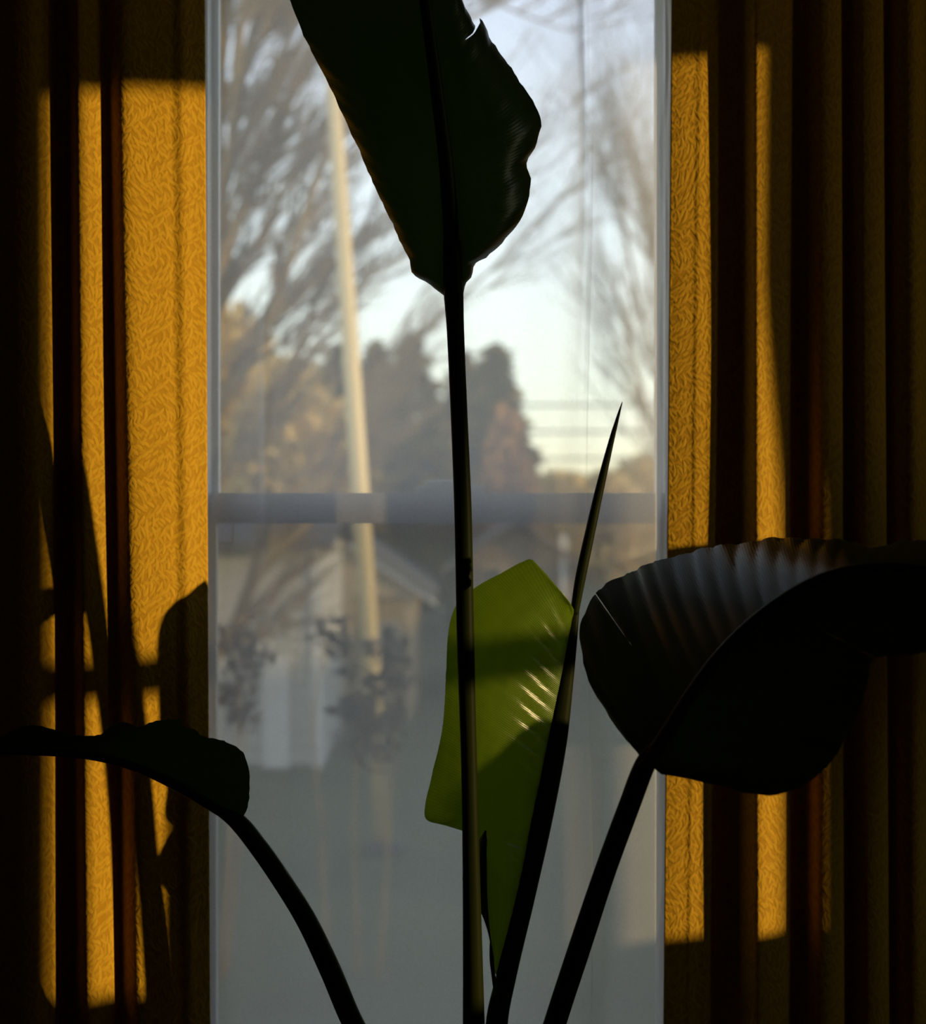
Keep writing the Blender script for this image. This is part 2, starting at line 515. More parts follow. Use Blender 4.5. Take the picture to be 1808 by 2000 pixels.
# insect screen outside the lower half, on a thin frame
sc_o = MB().box(GX0 - 0.01, GX1 + 0.01, 2.9945, 2.995, WZ0 + 0.03, RZ0 + 0.03).build('insect_screen', M['screen'], win)

# ------------------------------------------------------------------ drapes, voile, rod
YD = 2.70
def drape(name, ctrl, skew, ztop, zbot, label, back=0.0, change=None, nz_=60, ndense=6, flutter=0.003, seed=1):
    """ctrl: (px, dY) fold profile; skew(px, py) -> shifted px"""
    rnd = random.Random(seed)
    knots = [c[0] for c in ctrl]
    n = int((knots[-1] - knots[0]) / 3)
    xs = [knots[0] + (knots[-1] - knots[0]) * i / n for i in range(n + 1)]
    prof = sample_at([(c[1],) for c in ctrl], knots, xs)
    ph = [rnd.uniform(0, 6.28) for _ in range(6)]
    verts, faces, uvs = [], [], []
    for j in range(nz_ + 1):
        z = zbot + (ztop - zbot) * j / nz_
        py = CY - z * F / YD
        acc = 0.0
        last = None
        for i, x in enumerate(xs):
            dy = prof[i][0] + flutter * math.sin(x * 0.021 + ph[0] + z * 1.3) * math.sin(z * 2.1 + ph[1] + x * 0.004)
            Y = YD + back + dy + (change(x, py) if change else 0.0)
            X = (skew(x, py) - CX) / F * Y
            v = Vector((X, Y, z))
            if last is not None:
                acc += (Vector((v.x, v.y)) - Vector((last.x, last.y))).length
            last = v
            verts.append(v)
            uvs.append((acc, z))
    w = len(xs)
    for j in range(nz_):
        for i in range(w - 1):
            faces.append((j * w + i, j * w + i + 1, (j + 1) * w + i + 1, (j + 1) * w + i))
    o = mesh_obj(name, verts, faces, M['drape'], None, True, uvs)
    mod = o.modifiers.new('cloth_thickness', 'SOLIDIFY')
    mod.thickness = 0.0012
    mod.offset = 1.0
    tag(o, label, 'curtain', 'gold drapes at the windows')
    return o

def skew_left(x, py):
    t = (py - 1000)
    k = 0.0052 if x > 380 else (0.016 if x > 140 else 0.006)
    return x + k * t
def smooth_skew_left(x, py):
    pts = [(-400, 0.0), (60, 0.006), (108, 0.006), (208, 0.014), (250, 0.018), (330, 0.010), (404, 0.0052), (500, 0.005)]
    for a, b in zip(pts, pts[1:]):
        if a[0] <= x <= b[0]:
            u = (x - a[0]) / (b[0] - a[0])
            return x + (a[1] + (b[1] - a[1]) * u) * (py - 1000)
    return x
def smooth_skew_right(x, py):
    pts = [(1300, -0.0075), (1385, -0.014), (1478, 0.002), (1540, -0.004), (1700, 0.006), (2400, 0.0)]
    for a, b in zip(pts, pts[1:]):
        if a[0] <= x <= b[0]:
            u = (x - a[0]) / (b[0] - a[0])
            return x + (a[1] + (b[1] - a[1]) * u) * (py - 1000)
    return x

L_CTRL = [(-420, -0.02), (-360, 0.02), (-300, -0.04), (-240, -0.01), (-190, 0.02), (-130, -0.03), (-60, 0.0), (-20, -0.02), (30, -0.052), (62, -0.056),
          (85, -0.047), (106, -0.036), (118, -0.008), (136, 0.0), (148, -0.030), (158, -0.056), (166, -0.058), (185, -0.049), (209, -0.037),
          (218, -0.026), (228, -0.028), (240, -0.044), (252, -0.053), (268, -0.052), (300, -0.041), (330, -0.030), (345, -0.024), (362, -0.022), (385, -0.010), (405, 0.000)]
R_CTRL = [(1303, -0.018), (1325, -0.018), (1350, -0.0165), (1355, -0.0175), (1375, -0.0145), (1392, -0.012), (1410, 0.006), (1435, 0.008), (1458, -0.018), (1474, -0.045), (1482, -0.047),
          (1505, -0.038), (1542, -0.020), (1556, 0.004), (1575, -0.004), (1600, -0.044), (1640, -0.038), (1655, -0.006), (1675, -0.030), (1690, -0.048), (1725, -0.036),
          (1735, 0.0), (1760, -0.030), (1790, -0.040), (1820, 0.0), (1870, -0.035), (1930, 0.004), (1990, -0.038), (2050, 0.002), (2110, -0.035), (2160, 0.0), (2220, -0.03)]
drape('drape', L_CTRL, smooth_skew_left, 1.17, -1.44,
      'gold leaf-patterned drape with the young leaf\'s pointed shadow on its broad flat fold', seed=3)
drape('drape', R_CTRL, smooth_skew_right, 1.17, -1.44,
      'gold leaf-patterned drape behind the large arching leaf, sunlit only in narrow strips', back=0.052, seed=5)

# voile: one sheet from jamb to jamb with a few pinched pleats
def voile():
    yk = [(370, 2.80), (425, 2.803), (700, 2.80), (1000, 2.79), (1090, 2.765), (1140, 2.725), (1180, 2.704), (1215, 2.710), (1279, 2.732), (1283, 2.742), (1290, 2.785), (1340, 2.80)]
    # soft narrow folds: (px, half width px, depth m at py, sideways wander px)
    def hump(c, w):
        return lambda py: max(0.0, 1 - abs(py - c) / w)
    folds = [(517, 9, hump(780, 320), 0.008), (1137, 9, hump(100, 700), 0.013), (1150, 6, hump(560, 300), 0.006), (1302, 5, hump(150, 500), 0.010), (1299, 5, hump(850, 350), 0.007), (430, 8, hump(0, 300), 0.006), (745, 10, hump(300, 500), 0.002)]
    prof = []
    x = 372.0
    while x <= 1335:
        prof.append((x,))
        fine = 1270 < x < 1320 or any(abs(x - f_[0]) < f_[1] * 2.6 for f_ in folds)
        x += 1.5 if fine else 5.0
    base = sample_at([(k[1],) for k in yk], [k[0] for k in yk], [p[0] for p in prof])
    verts, faces = [], []
    nz_ = 80
    zt, zb = 1.17, -1.42
    for j in range(nz_ + 1):
        z = zb + (zt - zb) * j / nz_
        py = CY - z * F / 2.79
        drift = 7 * math.sin(py * 0.0042 + 0.4)
        for p, by in zip(prof, base):
            px = p[0]
            d = drift * max(0.0, 1 - abs(px - 1137) / 110)
            if px > 1286:
                d += 3 * math.sin(py * 0.016)
            wave = 0.0035 * math.sin(px * 0.045 + 0.6 * math.sin(py * 0.004)) + 0.002 * math.sin(py * 0.006 + px * 0.02)
            Y = by[0] + wave * (0.3 if 1150 < px < 1290 else 1.0)
            for fx, fw, ff, dep in folds:
                Y -= dep * ff(py) * math.exp(-((px - fx) / fw) ** 2)
            verts.append(Vector(((px + d - CX) / F * Y, Y, z)))
    w = len(prof)
    for j in range(nz_):
        for i in range(w - 1):
            faces.append((j * w + i, j * w + i + 1, (j + 1) * w + i + 1, (j + 1) * w + i))
    o = mesh_obj('sheer_curtain', verts, faces, M['sheer'])
    tag(o, 'white sheer voile curtain covering the window between the gold drapes', 'curtain')
voile()

rod = empty('curtain_rod', (0, YD, 1.19))
tag(rod, 'dark metal rod from which the gold drapes hang across the window wall', 'curtain rod')
MB().tube([(-1.5, YD, 1.19), (1.5, YD, 1.19)], [0.012, 0.012], 12).build('pole', M['rod'], rod, True)
for sx in (-1.5, 1.5):
    MB().lathe([(0.004, -0.022), (0.018, -0.012), (0.022, 0.0), (0.018, 0.012), (0.004, 0.022)], (sx, YD, 1.19), 12).build('finial', M['rod'], rod, True)
    MB().box(sx * 0.93 - 0.01, sx * 0.93 + 0.01, YD, Y1, 1.178, 1.202).build('bracket', M['rod'], rod)

# unseen drapes added at the side windows to narrow the sunbeams
def added_side_drape(y0, y1, label, seed, lead=None):
    rnd = random.Random(seed)
    n = 60
    verts, faces, uvs = [], [], []
    for j in range(31):
        z = -1.44 + 2.62 * j / 30
        for i in range(n + 1):
            ya = lead(z) if lead else y0
            y = ya + (y1 - ya) * i / n
            x = 3.10 + 0.030 * math.sin((y - y0) * 75 + seed) * min(1.0, (min(i, n - i)) / 6.0)
            verts.append((x, y, z)); uvs.append((y * 1.6, z))
    w = n + 1
    for j in range(30):
        for i in range(n):
            faces.append((j * w + i, j * w + i + 1, (j + 1) * w + i + 1, (j + 1) * w + i))
    o = mesh_obj('drape', verts, faces, M['drape'], None, True, uvs)
    mod = o.modifiers.new('cloth_thickness', 'SOLIDIFY'); mod.thickness = 0.0015
    tag(o, label, 'curtain', 'gold drapes at the windows')
C_A0, C_B1 = 2.395, 2.935  # where the added drapes cut off the beams
added_side_drape(0.86, C_A0 - SLOPE_Y * 3.10, 'unseen gold drape added to narrow the sunbeam of the side window farther from the plant', 1)
added_side_drape(C_B1 - SLOPE_Y * 3.10, 2.30, 'unseen gold drape added to narrow the sunbeam of the side window nearer the corner', 2, lambda z: max(2.905, min(C_B1, C_B1 - 0.072 * (z - 0.2))) - SLOPE_Y * 3.10)

# daylight portals in the three windows (they only guide the sampling of the sky)
def portal(loc, rot, sx, sy):
    d = bpy.data.lights.new('daylight_portal', 'AREA')
    d.shape = 'RECTANGLE'; d.size = sx; d.size_y = sy
    d.cycles.is_portal = True
    o = bpy.data.objects.new('daylight_portal', d)
    o.location = loc; o.rotation_euler = rot
    COL.objects.link(o)
portal(((WX0 + WX1) / 2, 3.05, (WZ0 + WZ1) / 2), (-math.pi / 2, 0, 0), WX1 - WX0, WZ1 - WZ0)
for y0, y1 in (SA, SB):
    portal((X1 + 0.2, (y0 + y1) / 2, (SZ0 + SZ1) / 2), (0, math.pi / 2, 0), SZ1 - SZ0, y1 - y0)

# ------------------------------------------------------------------ the plant
plant = empty('bird_of_paradise_plant', (P(928, 2400, 2.49).x, 2.49, Z0))
tag(plant, 'tall bird of paradise plant with broad leaves on long stalks before the window', 'plant')

def stalk(name, pts, widths, mat, parent, m=60, sides=14, label=None, squash=0.9, wob=0.0):
    """pts (px,py,Y); widths in px at those points"""
    full = [(*p, w) for p, w in zip(pts, widths)]
    s = catmull(full, m)
    P3 = [P(a, b, c) for a, b, c, _ in s]
    R = [max(0.0006, w / 2 / F * c) for _, _, c, w in s]
    vs, fs = tube_geo(P3, R, sides, True, squash)
    uvs = []
    for i in range(m):
        for k in range(sides):
            uvs.append((k / sides, i / m * 0.2))
    o = mesh_obj(name, vs, fs, mat, parent, True, uvs)
    if label: o['label'] = label
    return o

def leaf_blade(name, mid, lo, hi, mat, parent, rows=110, cols=16, bulge=(0.0, 0.0), ripple=0.0012, nveins=26, pleat=0.0, notches=(), label=None, rib=None, seed=0, edge_rough=0.0015, near=0.0):
    """mid: (px,py,Y) from base to tip; lo / hi: (t, px, py, Y) outline of the two halves, t along the midrib"""
    rnd = random.Random(seed)
    ts = [i / (rows - 1) for i in range(rows)]
    # extra rows round every tear
    for (side, t, hw, dep) in notches:
        ts += [t - hw, t - hw * 0.5, t - hw * 0.2, t, t + hw * 0.2, t + hw * 0.5, t + hw]
    ts = sorted(set(round(t, 6) for t in ts if 0 <= t <= 1))
    rows = len(ts)
    d = [0.0]
    for a, b in zip(mid, mid[1:]):
        d.append(d[-1] + math.dist(a[:2], b[:2]))
    kn = [x / d[-1] for x in d]
    Mp = [P(*q) for q in sample_at([tuple(q) for q in mid], kn, ts)]
    halves = []
    for out_ in (lo, hi):
        E = [P(*q) for q in sample_at([q[1:] for q in out_], [q[0] for q in out_], ts)]
        halves.append(E)
    vs, fs, uvs = [], [], []
    wid = 2 * cols + 1
    jit = [rnd.gauss(0, 1) for _ in range(nveins * 2 + 4)]
    for i, t in enumerate(ts):
        T = (Mp[min(i + 1, rows - 1)] - Mp[max(i - 1, 0)]).normalized()
        row = [None] * wid
        for h in (0, 1):
            E = halves[h][i]
            A = E - Mp[i]
            L = A.length
            nrm = T.cross(A)
            if nrm.length < 1e-9: nrm = Vector((0, -1, 0))
            nrm.normalize()
            if nrm.y > 0: nrm = -nrm
            smax = 1.0
            for (side, tn, hw, dep) in notches:
                if side == h and abs(t - tn) < hw:
                    smax = min(smax, 1 - dep * (1 - abs(t - tn) / hw) ** 0.6)
            bl = bulge[h]
            for c in range(0, cols + 1):
                s = c / cols * smax
                v = (t - 0.07 * s * (1 if h else 1)) * nveins
                k = int(math.floor(v)) % (nveins * 2)
                fr = v - math.floor(v)
                # pleats between the lateral veins
                off = (abs(fr - 0.5) * 2) ** 3 * ripple * min(1.0, L / 0.05) * (0.25 + s)
                off += near * (1 - fr) ** 1.5 * math.exp(-((s - 0.24) / 0.13) ** 2) * min(1.0, L / 0.1)
                off += pleat * math.sin(v * 2.2 + jit[k] * 0.4) * s * s * min(1.0, L / 0.05)
                p = Mp[i] + A * s + nrm * (bl * 4 * s * (1 - s) * min(1.0, L / 0.08) - off)
                if c == cols and 0.02 < t < 0.98:
                    p += T * (edge_rough * 0.5 * rnd.uniform(-1, 1)) + A.normalized() * (edge_rough * rnd.uniform(-1, 0.4)) if L > 1e-6 else Vector()
                idx = cols - c if h == 0 else cols + c
                row[idx] = p
        vs += row
        for q in range(wid):
            uvs.append(((q - cols) / cols, t))
    for i in range(rows - 1):
        for q in range(wid - 1):
            fs.append((i * wid + q, i * wid + q + 1, (i + 1) * wid + q + 1, (i + 1) * wid + q))
    o = mesh_obj(name, vs, fs, mat, parent, True, uvs)
    if label: o['label'] = label
    if rib:
        w0, w1, fwd = rib
        m = 50
        tt = [i / (m - 1) * 0.985 for i in range(m)]
        cen = [P(*q) + Vector((0, -fwd, 0)) for q in sample_at([tuple(q) for q in mid], kn, tt)]
        rad = [(w0 + (w1 - w0) * t ** 0.8) / 2 for t in tt]
        v2, f2 = tube_geo(cen, rad, 10, True, 0.8)
        u2 = [(k / 10, i / m * 0.2) for i in range(m) for k in range(10)]
        mesh_obj('midrib', v2, f2, M['midrib'], o, True, u2)
    return o

def outline(pts, Yf, mid_len=None):
    """spread t by the chord length of an outline; Yf gives the depth at t"""
    d = [0.0]
    for a, b in zip(pts, pts[1:]):
        d.append(d[-1] + math.dist(a, b))
    return [(x / d[-1], p[0], p[1], Yf(x / d[-1])) for x, p in zip(d, pts)]

def lerp_table(tab):
    def f(t):
        for a, b in zip(tab, tab[1:]):
            if t <= b[0]:
                return a[1] + (b[1] - a[1]) * (t - a[0]) / max(1e-9, b[0] - a[0])
        return tab[-1][1]
    return f

# --- the tall leaf on the upright stalk
stalk('petiole', [(930, 2420, 2.472), (925, 2000, 2.454), (921, 1750, 2.444), (916, 1500, 2.434), (909, 1250, 2.420), (904, 1000, 2.402), (896, 800, 2.385), (889, 640, 2.364), (885, 560, 2.350), (882, 470, 2.322)],
      [58, 44, 36, 32, 35, 35, 34, 35, 40, 34], M['petiole'], plant, 90, label='upright stalk of the tallest leaf')
mid = [(886, 572, 2.36), (882, 470, 2.335), (872, 330, 2.295), (856, 200, 2.26), (830, 0, 2.21), (805, -200, 2.16), (775, -420, 2.10), (760, -560, 2.06)]
Lp = [(866, 577), (836, 555), (803, 533), (799, 508), (784, 478), (760, 426), (718, 336), (690, 270), (655, 194), (618, 120), (585, 52), (562, -10), (540, -120), (548, -260), (610, -420), (690, -520), (760, -560)]
Rp = [(904, 582), (909, 556), (922, 540), (926, 517), (952, 501), (985, 470), (1012, 437), (1030, 400), (1037, 352), (1030, 320), (1046, 285), (1057, 238), (1043, 200), (1021, 166), (995, 128), (962, 82), (948, 48), (938, 34)]
Rp2 = [(925, 47), (916, 30), (898, 2), (884, -30), (895, -150), (890, -300), (850, -450), (800, -530), (760, -560)]
def tmap(pts, y0, y1, t0, t1):
    return [(t0 + (t1 - t0) * i / (len(pts) - 1), p[0], p[1]) for i, p in enumerate(pts)]
ydl = lerp_table([(0, 2.362), (0.08, 2.35), (0.22, 2.345), (0.42, 2.30), (0.7, 2.22), (1, 2.06)])
ydr = lerp_table([(0, 2.362), (0.08, 2.345), (0.22, 2.335), (0.42, 2.285), (0.7, 2.20), (1, 2.06)])
def span(pts, t0, t1, yf):
    return [(t0 + (t1 - t0) * q[0], q[1], q[2], yf(t0 + (t1 - t0) * q[0])) for q in outline(pts, lambda t: 0)]
lo = span(Lp[:12], 0.0, 0.40, ydl) + span(Lp[11:], 0.40, 1.0, ydl)[1:]
hi = span(Rp, 0.0, 0.395, ydr) + span(Rp2, 0.419, 1.0, ydr)
leaf_blade('leaf_blade', mid, lo, hi, M['leaf'], plant, rows=150, bulge=(0.024, 0.034), ripple=0.0016, nveins=30, pleat=0.0012,
           notches=[(1, 0.407, 0.012, 0.60)], label='broad dark leaf hanging at the top, torn along one edge', rib=(0.030, 0.010, 0.004), seed=2)

# --- the young half-unrolled leaf
midy = [(968, 1905, 2.515), (1000, 1800, 2.518), (1040, 1650, 2.522), (1070, 1500, 2.525), (1095, 1370, 2.527), (1112, 1270, 2.528), (1121, 1192, 2.528)]
ey = [(0.0, 966, 1900, 2.512), (0.10, 952, 1800, 2.508), (0.22, 940, 1690, 2.505), (0.32, 915, 1628, 2.50), (0.37, 868, 1612, 2.496), (0.405, 830, 1597, 2.492),
      (0.47, 842, 1520, 2.49), (0.57, 864, 1420, 2.474), (0.67, 871, 1310, 2.470), (0.76, 876, 1230, 2.467), (0.82, 893, 1178, 2.467), (0.87, 930, 1146, 2.470), (0.93, 985, 1116, 2.478),
      (0.962, 1030, 1093, 2.487), (0.972, 1044, 1097, 2.488), (0.985, 1078, 1140, 2.50), (1.0, 1119, 1190, 2.526)]
other = [(0.0, 972, 1905, 2.516), (0.3, 1052, 1650, 2.535), (0.6, 1094, 1440, 2.540), (0.85, 1118, 1280, 2.536), (1.0, 1123, 1190, 2.529)]
leaf_blade('leaf_blade', midy, ey, other, M['leaf_young'], plant, rows=200, cols=26, bulge=(0.020, 0.0), ripple=0.0004, nveins=24, pleat=0.0003, near=0.0028,
           label='young bright green leaf still half rolled', seed=4, edge_rough=0.0004)
# folded-over margin of the young leaf behind the upright stalk
# rolled second half with the stalk below
stalk('petiole', [(955, 2420, 2.505), (970, 2000, 2.51), (990, 1900, 2.515), (1022, 1760, 2.520), (1056, 1600, 2.526), (1084, 1450, 2.530), (1103, 1330, 2.531), (1116, 1240, 2.530), (1123, 1188, 2.529)],
      [52, 44, 40, 42, 46, 46, 34, 24, 17], M['petiole'], plant, 90, label='stalk and rolled half of the young leaf', squash=0.7)
stalk('rolled_tip', [(1121, 1200, 2.529), (1133, 1130, 2.53), (1152, 1040, 2.532), (1172, 950, 2.534), (1194, 860, 2.536), (1207, 812, 2.537), (1215, 785, 2.538)],
      [17, 21, 20, 17, 11, 6, 1.5], M['petiole'], plant, 50, label='long pointed tip, still tightly rolled')
# papery sheath at the foot of the young leaf
sh = [(0.0, 966, 1895, 2.478), (0.3, 948, 1800, 2.474), (0.55, 920, 1750, 2.464), (0.72, 903, 1716, 2.458), (0.85, 918, 1670, 2.456), (1.0, 945, 1625, 2.462)]
shm = [(972, 1990, 2.485), (958, 1850, 2.482), (950, 1750, 2.478), (947, 1680, 2.472), (946, 1622, 2.464)]
leaf_blade('sheath', shm, sh, [(t, x + 3, y, Y) for t, x, y, Y in [(0, 975, 1985, 2.486), (0.5, 951, 1790, 2.48), (1, 947, 1622, 2.464)]], M['petiole'], plant, rows=40, cols=8, bulge=(0.004, 0), ripple=0.0004, nveins=8, label='brown-edged sheath at the foot of the young leaf', seed=9)

# --- the large arching leaf
midr = [(1258, 1498, 2.300), (1300, 1432, 2.292), (1350, 1352, 2.282), (1400, 1284, 2.276), (1460, 1222, 2.274), (1530, 1168, 2.278), (1605, 1128, 2.290), (1690, 1108, 2.315), (1808, 1112, 2.36), (1950, 1140, 2.43), (2080, 1200, 2.50)]
up = [(0.0, 1248, 1478), (0.005, 1244, 1462), (0.012, 1222, 1444), (0.03, 1180, 1386), (0.055, 1146, 1318), (0.08, 1130, 1250), (0.105, 1136, 1200), (0.13, 1160, 1160),
      (0.18, 1205, 1128), (0.26, 1270, 1100), (0.34, 1350, 1076), (0.42, 1440, 1060), (0.51, 1545, 1048), (0.585, 1630, 1053), (0.66, 1710, 1066), (0.75, 1808, 1052), (0.88, 1950, 1085), (1.0, 2080, 1200)]
dn = [(0.0, 1282, 1500), (0.006, 1290, 1512), (0.015, 1330, 1518), (0.03, 1400, 1534), (0.05, 1468, 1550), (0.07, 1518, 1553), (0.10, 1575, 1532), (0.155, 1630, 1478), (0.22, 1668, 1410),
      (0.30, 1692, 1345), (0.385, 1706, 1288), (0.43, 1740, 1283), (0.53, 1808, 1276), (0.78, 1950, 1262), (1.0, 2080, 1200)]
def along_sun(px, c):
    """depth at which the view ray of column px meets the vertical plane Y + 0.35 X = c"""
    return c / (1 + SLOPE_Y * (px - CX) / F)
midr = [(a, b, along_sun(a, 2.205)) for i, (a, b, c) in enumerate(midr)]
up = [(t, a, b, along_sun(a, 2.205 + 0.20 * min(1.0, t / 0.16) ** 0.7 * (1 if t < 0.75 else (1 - t) / 0.25))) for t, a, b in up]
dn = [(t, a, b, along_sun(a, 2.205 + 0.03 * math.sin(3.14 * t))) for t, a, b in dn]
midr[-1] = (2080, 1200, up[-1][3]); dn[-1] = (1.0, 2080, 1200, up[-1][3])
leaf_blade('leaf_blade', midr, up, dn, M['leaf'], plant, rows=160, cols=20, bulge=(0.006, -0.014), ripple=0.0036, nveins=26, pleat=0.0022,
           notches=[(0, 0.132, 0.0009, 0.50), (1, 0.392, 0.004, 0.5)], label='large arching leaf with raised ribs, split near its base', rib=(0.024, 0.010, 0.006), seed=6)
stalk('petiole', [(960, 2420, 2.45), (1008, 2250, 2.42), (1083, 2000, 2.32), (1132, 1850, 2.27), (1182, 1700, 2.22), (1228, 1575, 2.165), (1262, 1488, along_sun(1262, 2.207)), (1290, 1450, along_sun(1290, 2.205))],
      [56, 48, 44, 44, 42, 42, 40, 26], M['petiole'], plant, 80, label='slanting stalk of the large arching leaf')

# --- the low leaf over the drape
midl = [(470, 1608, 2.36), (425, 1580, 2.358), (370, 1548, 2.356), (300, 1512, 2.354), (235, 1488, 2.352), (165, 1474, 2.35), (80, 1468, 2.348), (0, 1468, 2.345), (-150, 1490, 2.34), (-300, 1540, 2.33)]
upl = [(0.0, 472, 1602, 2.36), (0.02, 483, 1578, 2.36), (0.05, 488, 1540, 2.36), (0.08, 485, 1496, 2.36), (0.11, 473, 1468, 2.36), (0.15, 444, 1449, 2.36), (0.19, 405, 1440, 2.36), (0.205, 394, 1437, 2.36), (0.22, 384, 1426, 2.36), (0.245, 358, 1418, 2.36), (0.252, 351, 1405, 2.36),
       (0.30, 300, 1409, 2.36), (0.335, 272, 1420, 2.36), (0.36, 243, 1409, 2.36), (0.39, 213, 1420, 2.358), (0.41, 198, 1434, 2.357), (0.45, 160, 1436, 2.355), (0.49, 120, 1428, 2.353), (0.54, 68, 1416, 2.35), (0.575, 35, 1421, 2.348), (0.61, 0, 1438, 2.345), (0.8, -150, 1450, 2.34), (1.0, -300, 1540, 2.33)]
bkl = [(0.0, 468, 1606, 2.37), (0.05, 470, 1560, 2.40), (0.12, 440, 1500, 2.43), (0.25, 360, 1470, 2.45), (0.45, 200, 1452, 2.45), (0.61, 0, 1450, 2.43), (0.8, -150, 1470, 2.40), (1.0, -300, 1540, 2.33)]
leaf_blade('leaf_blade', midl, upl, bkl, M['leaf'], plant, rows=140, bulge=(0.010, 0.0), ripple=0.0012, nveins=32, pleat=0.0012, label='low drooping leaf with a ragged wavy upper edge', rib=(0.018, 0.008, 0.004), seed=8)
stalk('petiole', [(905, 2420, 2.48), (800, 2200, 2.44), (690, 2000, 2.40), (645, 1895, 2.39), (597, 1795, 2.38), (545, 1712, 2.37), (500, 1648, 2.363), (462, 1603, 2.36), (425, 1580, 2.358)],
      [54, 46, 42, 42, 40, 38, 37, 34, 20], M['petiole'], plant, 80, label='bent stalk of the low drooping leaf')
# small dried bract at the base of that leaf
leaf_blade('bract', [(500, 1640, 2.352), (488, 1622, 2.35), (472, 1602, 2.352)], [(0, 498, 1643, 2.352), (0.5, 489, 1628, 2.348), (1, 470, 1600, 2.352)], [(0, 502, 1642, 2.353), (0.5, 495, 1620, 2.352), (1, 473, 1598, 2.353)], M['midrib'], plant, rows=10, cols=3, ripple=0.0, nveins=4)

# pot and soil, below the frame
pc = (P(928, 2400, 2.49).x, 2.47, Z0)
MB().lathe([(0.125, 0.0), (0.130, 0.01), (0.165, 0.235), (0.168, 0.24), (0.180, 0.242), (0.182, 0.295), (0.168, 0.296), (0.164, 0.262)], pc, 40).build('pot', M['pot'], plant, True)
MB().lathe([(0.163, 0.20), (0.164, 0.262), (0.10, 0.272), (0.02, 0.275)], pc, 40).build('soil', M['soil'], plant, True)

# unseen plant added by the side windows; its broad leaves block the sunbeams
p2 = empty('added_shade_plant', (1.38, 2.28, Z0))
tag(p2, 'unseen plant in a clay pot, its two broad leaves added to block the sunbeams', 'plant')
def Q(x, y, z):
    return (CX + x * F / y, CY - z * F / y, y)
m2 = [Q(1.38, 2.28, -0.36), Q(1.395, 2.36, -0.30), Q(1.40, 2.395, -0.20), Q(1.40, 2.395, -0.08), Q(1.40, 2.39, 0.012)]
e2 = [(0, *Q(1.38, 2.28, -0.36)), (0.2, *Q(1.40, 2.31, -0.22)), (0.5, *Q(1.40, 2.30, -0.11)), (0.8, *Q(1.40, 2.31, -0.02)), (0.95, *Q(1.40, 2.36, 0.004)), (1, *Q(1.40, 2.39, 0.012))]
f2_ = [(0, *Q(1.38, 2.28, -0.36)), (0.2, *Q(1.38, 2.43, -0.345)), (0.5, *Q(1.38, 2.49, -0.22)), (0.8, *Q(1.38, 2.485, -0.05)), (0.95, *Q(1.39, 2.43, 0.008)), (1, *Q(1.40, 2.39, 0.012))]
leaf_blade('leaf_blade', m2, e2, f2_, M['leaf'], p2, rows=60, cols=12, ripple=0.001, nveins=16, rib=(0.014, 0.006, 0.003), seed=12)
stalk('petiole', [Q(1.38, 2.28, -1.26), Q(1.37, 2.27, -0.9), Q(1.375, 2.27, -0.6), Q(1.38, 2.28, -0.36), Q(1.39, 2.33, -0.32)], [26, 24, 22, 18, 12], M['petiole'], p2, 40)
m3 = [Q(1.37, 2.20, -0.80), Q(1.39, 2.11, -0.70), Q(1.40, 2.08, -0.55), Q(1.40, 2.07, -0.40), Q(1.40, 2.065, -0.262)]
e3 = [(0, *Q(1.37, 2.20, -0.80)), (0.12, *Q(1.40, 1.99, -0.84)), (0.3, *Q(1.40, 1.978, -0.72)), (0.5, *Q(1.40, 1.975, -0.56)), (0.8, *Q(1.40, 1.99, -0.36)), (0.95, *Q(1.40, 2.03, -0.285)), (1, *Q(1.40, 2.065, -0.262))]
f3 = [(0, *Q(1.37, 2.20, -0.80)), (0.2, *Q(1.38, 2.20, -0.74)), (0.5, *Q(1.38, 2.19, -0.52)), (0.8, *Q(1.38, 2.16, -0.34)), (0.95, *Q(1.39, 2.11, -0.28)), (1, *Q(1.40, 2.065, -0.262))]
leaf_blade('leaf_blade', m3, e3, f3, M['leaf'], p2, rows=60, cols=12, ripple=0.001, nveins=16, rib=(0.014, 0.006, 0.003), seed=13)
stalk('petiole', [Q(1.38, 2.27, -1.26), Q(1.37, 2.25, -1.05), Q(1.37, 2.21, -0.85), Q(1.38, 2.15, -0.75)], [26, 24, 20, 14], M['petiole'], p2, 40)
pc2 = (1.38, 2.28, Z0)
MB().lathe([(0.09, 0.0), (0.125, 0.21), (0.138, 0.212), (0.14, 0.26), (0.128, 0.26), (0.124, 0.235)], pc2, 32).build('pot', M['pot'], p2, True)
MB().lathe([(0.12, 0.19), (0.124, 0.235), (0.02, 0.242)], pc2, 32).build('soil', M['soil'], p2, True)

# ------------------------------------------------------------------ outdoors
struct('lawn', MB().box(-60, 60, 3.05, 110, GROUND - 0.3, GROUND), M['lawn'], label='grey-green lawn outside the window')

# flagpole
d = 11.0
base = P(750, 1000 + 2.6 / d * F, d); base.z = GROUND
fp = empty('flagpole', base)
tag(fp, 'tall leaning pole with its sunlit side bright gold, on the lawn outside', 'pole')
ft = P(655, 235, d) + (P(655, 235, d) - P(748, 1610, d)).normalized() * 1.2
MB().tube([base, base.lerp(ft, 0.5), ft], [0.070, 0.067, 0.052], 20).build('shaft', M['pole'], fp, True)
bd = P(726, 1255, d)
ax = (ft - base).normalized()
MB().tube([bd - ax * 0.03, bd + ax * 0.03], [0.084, 0.084], 20).build('collar', M['poledark'], fp, True)
MB().lathe([(0.16, 0), (0.16, 0.04), (0.10, 0.07)], base, 20).build('base_flange', M['poledark'], fp, True)
MB().lathe([(0.01, -0.08), (0.06, -0.05), (0.08, 0), (0.06, 0.05), (0.01, 0.08)], ft + ax * 0.06, 16).build('ball', M['pole'], fp, True)

